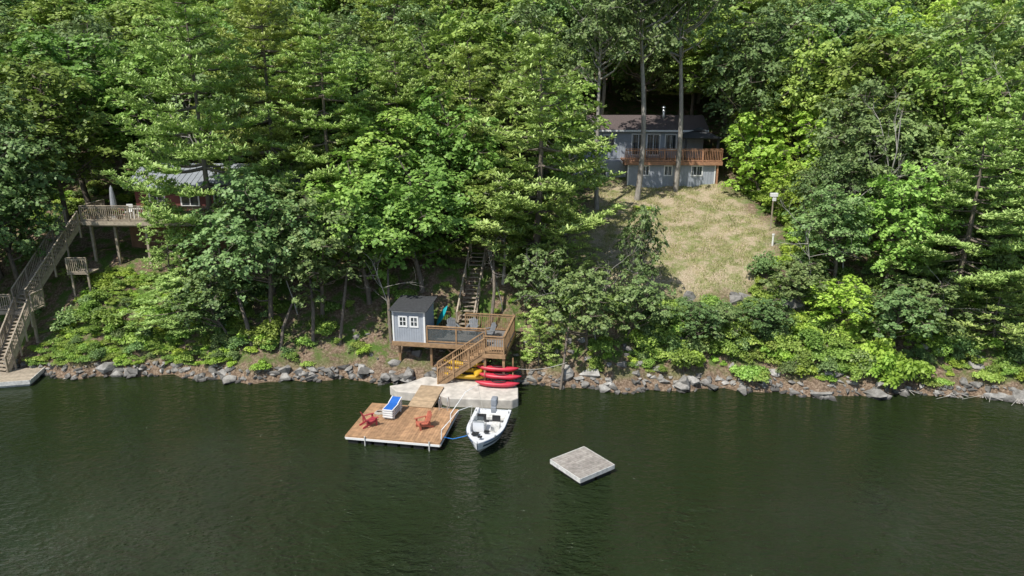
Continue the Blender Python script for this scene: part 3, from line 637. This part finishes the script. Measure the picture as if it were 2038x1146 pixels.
# hill staircase behind
g=empty('hillside_staircase'); tr=MB(); st=MB(); hr=MB()
P=Vector((-2.3,47.4,ht(-2.3,47.4)+.6)); Qb=Vector((-3.0,42.3,2.3)); sd,hd=stair(tr,st,P,Qb,1.1,18)
for s in (-1,1):
    a=P+sd*s*.57; b_=Qb+sd*s*.57
    for i in range(6): c=a+(b_-a)*i/5; hr.bx(c.x-.045,c.x+.045,c.y-.045,c.y+.045,c.z-.9,c.z+.9)
    hr.beam(a+Vector((0,0,.92)),b_+Vector((0,0,.92)),.09,.06)
tr.obj('treads','oldwood',g); st.obj('stringers','oldwood',g); hr.obj('handrails','oldwood',g)

# ------------------------------------------------------------------ kayaks
def kayak(name,loc,rz,mat,L=3.0,w=.36,tilt=0,roll=0):
    g=empty(name,loc,rz); g.rotation_euler=(roll,tilt,rz); n=17;k=12; V=[];F=[]
    for i in range(n):
        s=-1+2*i/(n-1); wi=w*(1-abs(s)**2.3)+.012; hgt=.17*(1-abs(s)**4)+.015; zk=.10*abs(s)**3
        for j in range(k):
            a=2*math.pi*j/k; V.append((s*L/2,wi*math.cos(a),zk+hgt*math.sin(a)*(1 if math.sin(a)<0 else .75)))
    for i in range(n-1):
        for j in range(k): F.append((i*k+j,(i+1)*k+j,(i+1)*k+(j+1)%k,i*k+(j+1)%k))
    m=MB(); m.poly(V,F); m.f.append(tuple(range(k))); m.f.append(tuple((n-1)*k+j for j in range(k))[::-1]); m.obj('hull',mat,g,smooth=True)
    m=MB(); pts=[(.1+.42*math.cos(a),.24*math.sin(a),.145) for a in np.linspace(0,6.283,17)]; m.tube(pts,.025,6); m.poly([(p[0],p[1],.135) for p in pts[:-1]],[tuple(range(16))]); m.obj('cockpit','black',g,smooth=True)
for i,(z,y,x,t) in enumerate([(.72,36.75,-.85,3),(1.0,37.2,-.72,-1),(1.34,37.55,-.85,1)]): kayak('red_kayak',(x,y,z),RD+rad(t),'red',2.6,.30,roll=rad(-10))
for x,y,z,t in [(-2.7,37.75,.78,0),(-2.55,37.95,1.1,3),(-2.8,38.1,1.42,-4)]: kayak('yellow_kayak',(x,y,z),RD+rad(t),'yellow',2.7,.33,roll=rad(-18))
kayak('yellow_kayak',(-1.9,38.0,1.3),rad(75),'yellow',1.9,.3,tilt=rad(-25))
m=MB()
for x in (-1.6,0.05): m.bx(x-.04,x+.04,37.75,37.83,.3,1.9).beam((x,36.8,.62),(x,37.8,.62),.07,.07).beam((x,37.0,1.16),(x,37.8,1.16),.05,.05)
m.obj('kayak_rack','deckwood')
m=MB(); m.tube([(.2+3.0*t,37.6+.2*t,1.3-.4*math.sin(t*3.14)*.5+.3*t) for t in np.linspace(0,1,9)],.018,5); m.obj('tie_rope','rope')

# ------------------------------------------------------------------ boat
def boat(loc,rz):
    g=empty('motor_boat',loc,rz); n=15; L=4.3; hull=MB(); V=[];F=[]
    secs=[]
    for i in range(n):
        s=i/(n-1); y=-s*L
        bw=.93*(1-max(0,(s-.42)/.58)**2.3)+.02
        gz=.62+.26*s**2; chz=.12+.42*s**3; chw=bw*(.86-.25*s**2); kz=-.16+.72*max(0,(s-.6)/.4)**2.2
        secs.append([(-bw,y,gz),(-(bw*.97),y,gz-.12),(-chw,y,chz),(0,y,kz),(chw,y,chz),(bw*.97,y,gz-.12),(bw,y,gz)])
    k=7
    for sct in secs: V+=sct
    for i in range(n-1):
        for j in range(k-1): F.append((i*k+j,i*k+j+1,(i+1)*k+j+1,(i+1)*k+j))
    F.append(tuple(range(k))[::-1]); hull.poly(V,F); o=hull.obj('hull','gel',g)
    t=MB(); V=[];F=[]
    for i,sct in enumerate(secs):
        s=i/(n-1); x=sct[-1][0]; y=sct[0][1]; z=sct[0][2]; iw=max(.0,x-.17); fz=z-.5 if .03<s<.64 else (z-.10 if s<=.03 else z-.07)
        iy=y
        V+=[(-x-.015,y,z-.02),(-x-.01,y,z+.02),(-iw,iy,z+.03),(-iw*.94,iy,fz),(iw*.94,iy,fz),(iw,iy,z+.03),(x+.01,y,z+.02),(x+.015,y,z-.02)]
    k=8
    for i in range(n-1):
        for j in range(k-1): F.append((i*k+j,(i+1)*k+j,(i+1)*k+j+1,i*k+j+1))
    t.poly(V,F); t.obj('deck_and_liner','gel',g)
    m=MB()
    for sgn in (-1,1):
        m.tube([(sgn*(s_[-1][0]+.012),s_[0][1],s_[0][2]-.05) for s_ in secs[:-1]],.03,6)
    m.obj('rub_rail','navy',g,smooth=True)
    m=MB()
    for sgn in (-1,1):
        for i in range(n-2):
            a=secs[i];b_=secs[i+1]; f=lambda S,u: Vector(((S[5][0]*(1-u)+S[4][0]*u)*sgn+sgn*.012,S[5][1],S[5][2]*(1-u)+S[4][2]*u))
            q=[f(a,.25),f(b_,.25),f(b_,.6),f(a,.6)]; m.poly(q,[(0,1,2,3)])
    m.obj('hull_stripe','navy',g)
    m=MB(); m.bx(-.72,.72,-.62,-.22,.28,.46); m.bx(-.62,-.12,-1.75,-1.35,.18,.60); m.bx(.16,.62,-1.75,-1.35,.18,.60); m.bx(-.55,.55,-2.55,-2.25,.18,.42); m.obj('seats','offwhite',g,bevel=.03)
    m=MB(); m.bx(-.6,-.14,-1.37,-1.30,.6,.95); m.bx(.18,.6,-1.37,-1.30,.6,.92); m.bx(-.5,-.15,-3.35,-3.0,.80,.812); m.bx(.05,.3,-2.95,-2.75,.75,.80); m.tube([(-.08,-2.05,.95),(.14,-2.1,.97)],.06); m.bx(-.1,.1,-3.7,-3.55,.86,.92); m.obj('fittings','black',g)
    m=MB(); m.bx(-.68,-.1,-2.14,-1.95,.2,.86); m.obj('console','gel',g,bevel=.03)
    m=MB(); m.poly([(-.68,-2.15,.86),(-.1,-2.15,.86),(-.14,-2.02,1.15),(-.64,-2.02,1.15)],[(0,1,2,3)]); m.obj('windshield','panel',g)
    m=MB(); m.tube([(-.38+.14*math.cos(a),-1.9+.05*math.sin(a),.82+.13*math.sin(a)) for a in np.linspace(0,6.283,13)],.014,6); m.obj('steering_wheel','black',g)
    m=MB(); m.bx(-.17,.17,.02,.50,.72,1.18); m.obj('outboard_cowl','motor',g,bevel=.08); m=MB(); m.bx(-.09,.09,.12,.36,-.55,.74).bx(-.14,.14,-.08,.12,.35,.75).bx(-.03,.03,.1,.5,-.75,-.45); m.obj('outboard_leg','motor',g,bevel=.02)
    m=MB()
    for s_ in (-1,1):
        for y in (-.4,-3.3): x=secs[int(-y/L*(n-1))][-1][0]-.08; m.bx(s_*x-.02,s_*x+.02,y-.09,y+.09,.78 if y<-2 else .66,.84 if y<-2 else .70)
    m.obj('cleats','alu',g)
boat((-.98,33.65,.02),rad(-9))
m=MB()
for (x,y,ex,ey,ez) in [(2.4,-1.5,3.6,.2,1.55),(2.4,.3,3.5,2.0,1.9)]:
    p=Vector(dk(x,y,.45)); q=Vector(dk(ex,ey,ez)); m.tube([p,p+Vector((.02,.02,.5)),p.lerp(q,.55)+Vector((0,0,.55)),q],[.03,.026,.02,.01],6)
m.obj('mooring_whips','white')
m=MB(); 
for (x,y,ex,ey,ez) in [(3.6,.2,3.55,-.3,.7),(3.5,2.0,3.9,1.4,.65)]: m.tube([dk(x,y,1.55 if y<1 else 1.9),dk(ex,ey,ez)],.012,5)
m.obj('mooring_lines','rope')
m=MB(); a=Vector(dk(2.4,-1.2,.42)); b_=Vector((-1.8,30.9,.75)); m.tube([a,a.lerp(b_,.3)-Vector((0,0,.2)),a.lerp(b_,.7)-Vector((0,0,.15)),b_],.02,6); m.obj('blue_mooring_rope','blueropemat')

# ------------------------------------------------------------------ swim raft
g=empty('swim_raft',(3.25,28.55,0),rad(-54)); m=MB(); S=2.05;S2=2.05
for i in range(15): w=S/15; m.bx(-S/2+i*w+.006,-S/2+(i+1)*w-.006,-S2/2,S2/2,.40,.435)
m.obj('deck_boards','greywood',g); m=MB(); m.bx(-S/2-.03,S/2+.03,-S2/2-.035,-S2/2-.002,.22,.43).bx(-S/2-.03,S/2+.03,S2/2+.002,S2/2+.035,.22,.43).bx(-S/2-.035,-S/2-.002,-S2/2,S2/2,.22,.43).bx(S/2+.002,S/2+.035,-S2/2,S2/2,.22,.43); m.obj('rim','offwhite',g)
m=MB()
for x in (-.68,0,.68):
    for y in (-.5,.5): m.bx(x-.3,x+.3,y-.42,y+.42,-.15,.30)
m.obj('floats','black',g,bevel=.04)

# ------------------------------------------------------------------ main cottage
g=empty('grey_cottage',(10.0,60.0,8.9),rad(-3)); w=MB();bt=MB();tm=MB();gl=MB();wd_=MB();rf=MB()
w.bx(0,7.45,.25,7.5,-.8,2.1)
for i in range(30): x=.1+i*.25; bt.bx(x-.02,x+.02,.225,.249,-.6,1.95)
window(tm,gl,1.5,1.4,.55,.72,.248); window(tm,gl,3.45,1.4,.55,.72,.248); window(tm,gl,5.9,1.4,.82,.72,.248)
tm.bx(-.03,.09,.215,.245,-.6,1.98).bx(7.38,7.49,.215,.245,-.6,1.98)
for i in range(26): wd_.bx(-.3,7.95,.0+i*.145+.003,.0+i*.145+.14,2.14,2.18)
wd_.bx(-.32,7.97,-.045,-.003,1.90,2.19).bx(7.953,7.99,0,3.8,1.90,2.19).bx(-.34,-.303,0,3.8,1.9,2.19)
wd_.bx(7.55,7.69,.1,.24,-.9,1.9)
po=MB();ba=MB(); rail(po,ba,(-.25,.05,2.18),(7.9,.05,2.18),n=5,bs=.14); rail(po,ba,(7.9,.05,2.18),(7.9,3.7,2.18),n=2,bs=.14)
po.obj('railing_posts','redwood',g); ba.obj('balusters','redwood',g); wd_.obj('deck_timber','redwood',g)
w.bx(-4.6,7.0,3.6,8.6,2.1,4.55); w.bx(-4.6,-.01,1.6,7.5,-.8,2.05)
for i in range(46): x=-4.5+i*.25; bt.bx(x-.015,x+.015,3.575,3.599,2.2,4.5)
for i in range(18): x=-4.5+i*.25; bt.bx(x-.015,x+.015,1.575,1.599,-.6,2.0)
window(tm,gl,1.2,3.35,1.05,1.75,3.598); window(tm,gl,2.55,3.35,1.05,1.75,3.598); window(tm,gl,4.1,3.6,.9,1.2,3.598); window(tm,gl,-1.4,3.7,.9,.9,3.598); window(tm,gl,-3.2,3.7,.9,.9,3.598); window(tm,gl,-2.2,1.1,.9,.7,1.598)
tm.bx(-4.9,7.3,3.1,3.14,4.5,4.66)
w.obj('walls','siding',g); bt.obj('battens','siding',g); tm.obj('white_trim','white',g); gl.obj('window_panes','glass',g)
rf.poly([(-4.95,3.13,4.68),(7.35,3.13,4.68),(7.35,6.2,5.85),(-4.95,6.2,5.85),(7.35,9.2,4.6),(-4.95,9.2,4.6),(-4.95,3.13,4.58),(7.35,3.13,4.58),(7.35,9.2,4.5),(-4.95,9.2,4.5)],[(0,1,2,3),(3,2,4,5),(0,6,7,1),(5,4,8,9),(1,7,8,4,2),(0,3,5,9,6),(6,9,8,7)]); rf.obj('roof','shingle',g)
m=MB(); m.tube([(3.6,5.4,5.2),(3.6,5.4,6.5)],.13,12).tube([(3.6,5.4,6.5),(3.6,5.4,6.56),(3.6,5.4,6.7)],[.22,.2,.05],12); m.obj('chimney_pipe','alu',g,smooth=True)
g=empty('deck_gazebo',(10.0,60.0,8.9),rad(-3)); m=MB()
x0,x1,y0,y1=4.75,7.75,.45,3.35; ez=4.15
for x in (x0+.1,x1-.1):
    for y in (y0+.1,y1-.1): m.bx(x-.05,x+.05,y-.05,y+.05,2.18,ez)
for (a,b_) in (((x0+.1,y0+.1),(x1-.1,y0+.1)),((x0+.1,y1-.1),(x1-.1,y1-.1)),((x0+.1,y0+.1),(x0+.1,y1-.1)),((x1-.1,y0+.1),(x1-.1,y1-.1))): m.beam((*a,ez-.06),(*b_,ez-.06),.06,.08)
for x in (x0+.14,x1-.14):
    for k in range(5): m.bx(x-.10+k*.04,x-.07+k*.04,y0+.16+(k%2)*.04,y0+.24+(k%2)*.04,2.2,ez-.1)
m.obj('frame_and_curtains','black',g)
m=MB(); cx,cy=(x0+x1)/2,(y0+y1)/2
m.poly([(x0-.1,y0-.1,ez),(x1+.1,y0-.1,ez),(x1+.1,y1+.1,ez),(x0-.1,y1+.1,ez),(cx-.5,cy-.5,ez+.5),(cx+.5,cy-.5,ez+.5),(cx+.5,cy+.5,ez+.5),(cx-.5,cy+.5,ez+.5)],[(0,1,5,4),(1,2,6,5),(2,3,7,6),(3,0,4,7)])
m.poly([(cx-.6,cy-.6,ez+.56),(cx+.6,cy-.6,ez+.56),(cx+.6,cy+.6,ez+.56),(cx-.6,cy+.6,ez+.56),(cx,cy,ez+.85)],[(0,1,4),(1,2,4),(2,3,4),(3,0,4),(3,2,1,0)])
m.obj('canopy','darkroof',g)
for x,r in ((11.6,10),(13.3,-20)): adirondack('deck_chair',(x,61.8,11.1),rad(r),'greychair')
px_,py_=19.35,51.0
m=MB(); zz=ht(px_,py_); m.bx(px_-.04,px_+.04,py_-.04,py_+.04,zz-.3,zz+2.6); 
g=empty('yard_light_post'); m.obj('post','oldwood',g); m=MB(); m.bx(px_-.26,px_+.26,py_-.2,py_+.1,zz+2.5,zz+2.78).bx(px_-.15,px_+.12,py_-.28,py_-.2,zz+2.2,zz+2.45); m.obj('lamp_box','white',g,bevel=.02)
m=MB(); zz=ht(18.6,48.3); m.tube([(18.6,48.3,zz-.2),(18.6,48.3,zz+.75)],.07).tube([(18.6,48.3,zz+.75),(18.6,48.3,zz+.85)],.1); m.obj('white_vent_pipe','white')

# ------------------------------------------------------------------ neighbour cottage
g=empty('red_cottage',(-27.3,50.0,8.3),rad(-2)); w=MB();tm=MB();gl=MB();rf=MB();sk=MB()
w.bx(0,7.2,0,5,0,2.1); w.bx(7.2,12,1.2,5,-.2,2.0)
for i in range(11): w.bx(-.012,7.212,-.018,-.001,.1+i*.18,.1+i*.18+.16)
window(tm,gl,1.6,1.2,1.0,1.0,-.02); window(tm,gl,4.0,1.2,1.2,1.1,-.02); window(tm,gl,6.2,1.3,.7,.8,-.02); window(tm,gl,9.5,1.2,1.0,.9,1.195)
for i in range(40): sk.bx(-.6+i*.2,-.6+i*.2+.19,-.35,-.3,-3.8,-.2)
w.obj('walls','redsiding',g); tm.obj('white_trim','white',g); gl.obj('window_panes','glass',g); sk.obj('skirting','brownsiding',g)
rf.poly([(-.5,-.6,2.0),(7.6,-.6,2.0),(7.6,2.5,3.4),(-.5,2.5,3.4),(7.6,5.5,2.0),(-.5,5.5,2.0),(-.5,-.6,1.92),(7.6,-.6,1.92),(7.6,5.5,1.92),(-.5,5.5,1.92)],[(0,1,2,3),(3,2,4,5),(0,6,7,1),(1,7,8,4,2),(0,3,5,9,6),(6,9,8,7)])
for i in range(20): rf.beam((-.4+i*.42,-.6,2.02),(-.4+i*.42,2.5,3.42),.03,.03)
rf.poly([(7.6,.7,1.9),(12.4,.7,1.9),(12.4,5.3,2.9),(7.6,5.3,2.9)],[(0,1,2,3)]); rf.obj('metal_roof','metalroof',g)
g=empty('neighbour_deck',(-29.7,47.0,8.3),rad(-2)); fl=MB();po=MB();ba=MB()
for i in range(20): fl.bx(0,9.6,i*.145,i*.145+.139,-.035,0)
fl.bx(-.04,9.64,-.045,-.003,-.26,.01).bx(-.045,-.003,0,2.9,-.26,.01).bx(0,9.6,.5,.62,-.45,-.26)
for x in (.3,2.0,4.2,6.3,9.2):
    for y in (.55,): fl.bx(x-.08,x+.08,y-.08,y+.08,-4.6,-.3)
fl.obj('floor_and_posts','oldwood',g)
rail(po,ba,(.05,.05,0),(1.9,.05,0),n=1); rail(po,ba,(1.9,.05,0),(9.5,.05,0),n=5,bs=.14); rail(po,ba,(.05,.9,0),(.05,2.8,0),n=1)
po.obj('railing_posts','oldwood',g); ba.obj('balusters','oldwood',g)
g=empty('patio_umbrella',(-28.0,48.3,8.3)); m=MB(); m.tube([(0,0,0),(0,0,2.3)],.03); m.tube([(0,0,0),(0,0,.1)],.28,12); m.obj('pole','alu',g); m=MB(); m.tube([(0,0,.7),(0,0,.9),(0,0,1.6),(0,0,2.1),(0,0,2.25)],[.14,.2,.16,.1,.03],9); m.obj('folded_canopy','fabric',g)
for i,(x,y,c) in enumerate([(-29.1,47.5,'flower_y'),(-27.2,47.4,'flower_r'),(-24.9,47.6,'flower_y'),(-23.2,47.5,'flower_r'),(-26.3,49.2,'flower_y')]):
    g=empty('flower_planter',(x,y,8.3)); m=MB(); m.tube([(0,0,0),(0,0,.35)],[.16,.22],10); m.obj('pot','brownsiding',g)
    rg=np.random.default_rng(50+i); C=rg.normal(0,.14,(120,3))+np.array([0,0,.55]); V,Q=leaves(rg,C,C*0+np.array([0,0,1.]),.1); add('foliage',make_mesh('foliage',V,Q,[M['shrub']]),g)
    C=rg.normal(0,.16,(50,3))+np.array([0,0,.66]); V,Q=leaves(rg,C,C*0+np.array([0,0,1.]),.09); add('blossoms',make_mesh('blossoms',V,Q,[M[c]]),g)
g=empty('patio_set',(-26.0,48.3,8.3)); m=MB(); m.bx(-.6,.6,-.4,.4,.68,.72)
for a in (-.5,.5):
    for b_ in (-.3,.3): m.bx(a-.03,a+.03,b_-.03,b_+.03,0,.68)
for a in (-1.0,1.0): m.bx(a-.22,a+.22,-.22,.22,.42,.46).bx(a-.22,a+.22,.2,.24,.46,.95 if a>0 else .95); m.bx(a-.2,a-.16,-.2,.2,0,.42).bx(a+.16,a+.2,-.2,.2,0,.42)
m.obj('table_and_chairs','white',g)
g=empty('neighbour_staircase'); tr=MB(); st=MB(); hr=MB()
def flight(P,Qb,w,n):
    P=Vector(P);Qb=Vector(Qb); sd,hd=stair(tr,st,P,Qb,w,n)
    for s in (-1,1):
        a=P+sd*s*(w/2+.03); b_=Qb+sd*s*(w/2+.03)
        for i in range(5): c=a+(b_-a)*i/4; hr.bx(c.x-.045,c.x+.045,c.y-.045,c.y+.045,c.z-.9,c.z+.95)
        hr.beam(a+Vector((0,0,.97)),b_+Vector((0,0,.97)),.11,.04); hr.beam(a+Vector((0,0,.15)),b_+Vector((0,0,.15)),.03,.08)
        k=int((b_-a).length/.16)
        for i in range(1,k): c=a+(b_-a)*i/k; hr.bx(c.x-.018,c.x+.018,c.y-.018,c.y+.018,c.z+.12,c.z+.95)
flight((-30.2,46.9,8.1),(-31.7,42.6,3.7),1.1,22)
tr.bx(-32.8,-30.2,41.4,42.6,3.55,3.63); st.bx(-32.8,-30.2,41.36,41.4,3.4,3.6); rail(hr,hr,(-32.8,41.4,3.63),(-31.4,41.4,3.63),n=1); rail(hr,hr,(-30.2,41.5,3.63),(-30.2,42.6,3.63),n=1)
for x in (-32.6,-30.3): st.bx(x-.07,x+.07,41.45,41.59,.5,3.5)
flight((-30.75,41.4,3.5),(-31.3,39.3,.45),1.0,16)
tr.bx(-31,-29.6,46.6,47.6,8.15,8.22)
tr.bx(-29.6,-28.3,44.6,45.9,5.15,5.22); rail(hr,hr,(-29.6,44.6,5.22),(-28.3,44.6,5.22),n=1)
for x in (-29.5,-28.4): st.bx(x-.06,x+.06,44.7,44.82,2.6,5.15)
tr.obj('treads','oldwood',g); st.obj('stringers','oldwood',g); hr.obj('handrails','oldwood',g)
g=empty('neighbour_dock',(-30.9,38.7,0),rad(12)); m=MB()
for i in range(14): m.bx(-2.2,2.0,-1.1+i*.15,-1.1+i*.15+.142,.36,.4)
m.obj('boards','oldwood',g); m=MB(); m.bx(-2.2,2.0,-1.14,-1.105,.15,.4).bx(2.003,2.04,-1.1,1.0,.15,.4).bx(-2.1,1.9,-1.0,1.0,-.1,.3); m.obj('rim','offwhite',g)
# ------------------------------------------------------------------ light, sky, camera
el=rad(57); az=Vector((-.66,-.75)).normalized()
sv=Vector((az.x*math.cos(el),az.y*math.cos(el),math.sin(el)))
sun=D.lights.new('sun','SUN'); sun.energy=5.0; sun.angle=rad(.53); sun.color=(1,.965,.90); so=D.objects.new('sun',sun); COL.objects.link(so); so.rotation_euler=sv.to_track_quat('Z','Y').to_euler()
wld=D.worlds.new('World'); SC.world=wld; wld.use_nodes=True; nt=wld.node_tree; bg=nt.nodes['Background']
sk=nt.nodes.new('ShaderNodeTexSky'); sk.sky_type='NISHITA'; sk.sun_disc=False; sk.sun_elevation=el; sk.sun_rotation=math.atan2(az.x,az.y)
nt.links.new(sk.outputs[0],bg.inputs[0]); bg.inputs[1].default_value=.125
cam=D.cameras.new('camera'); cam.lens=24.3; cam.sensor_width=36; cam.clip_end=2000; cam.clip_start=.1
co=D.objects.new('camera',cam); COL.objects.link(co); co.location=(0,0,17); co.rotation_euler=(rad(74),0,0); SC.camera=co
SC.view_settings.view_transform='Standard'; SC.view_settings.look='None'; SC.view_settings.exposure=0
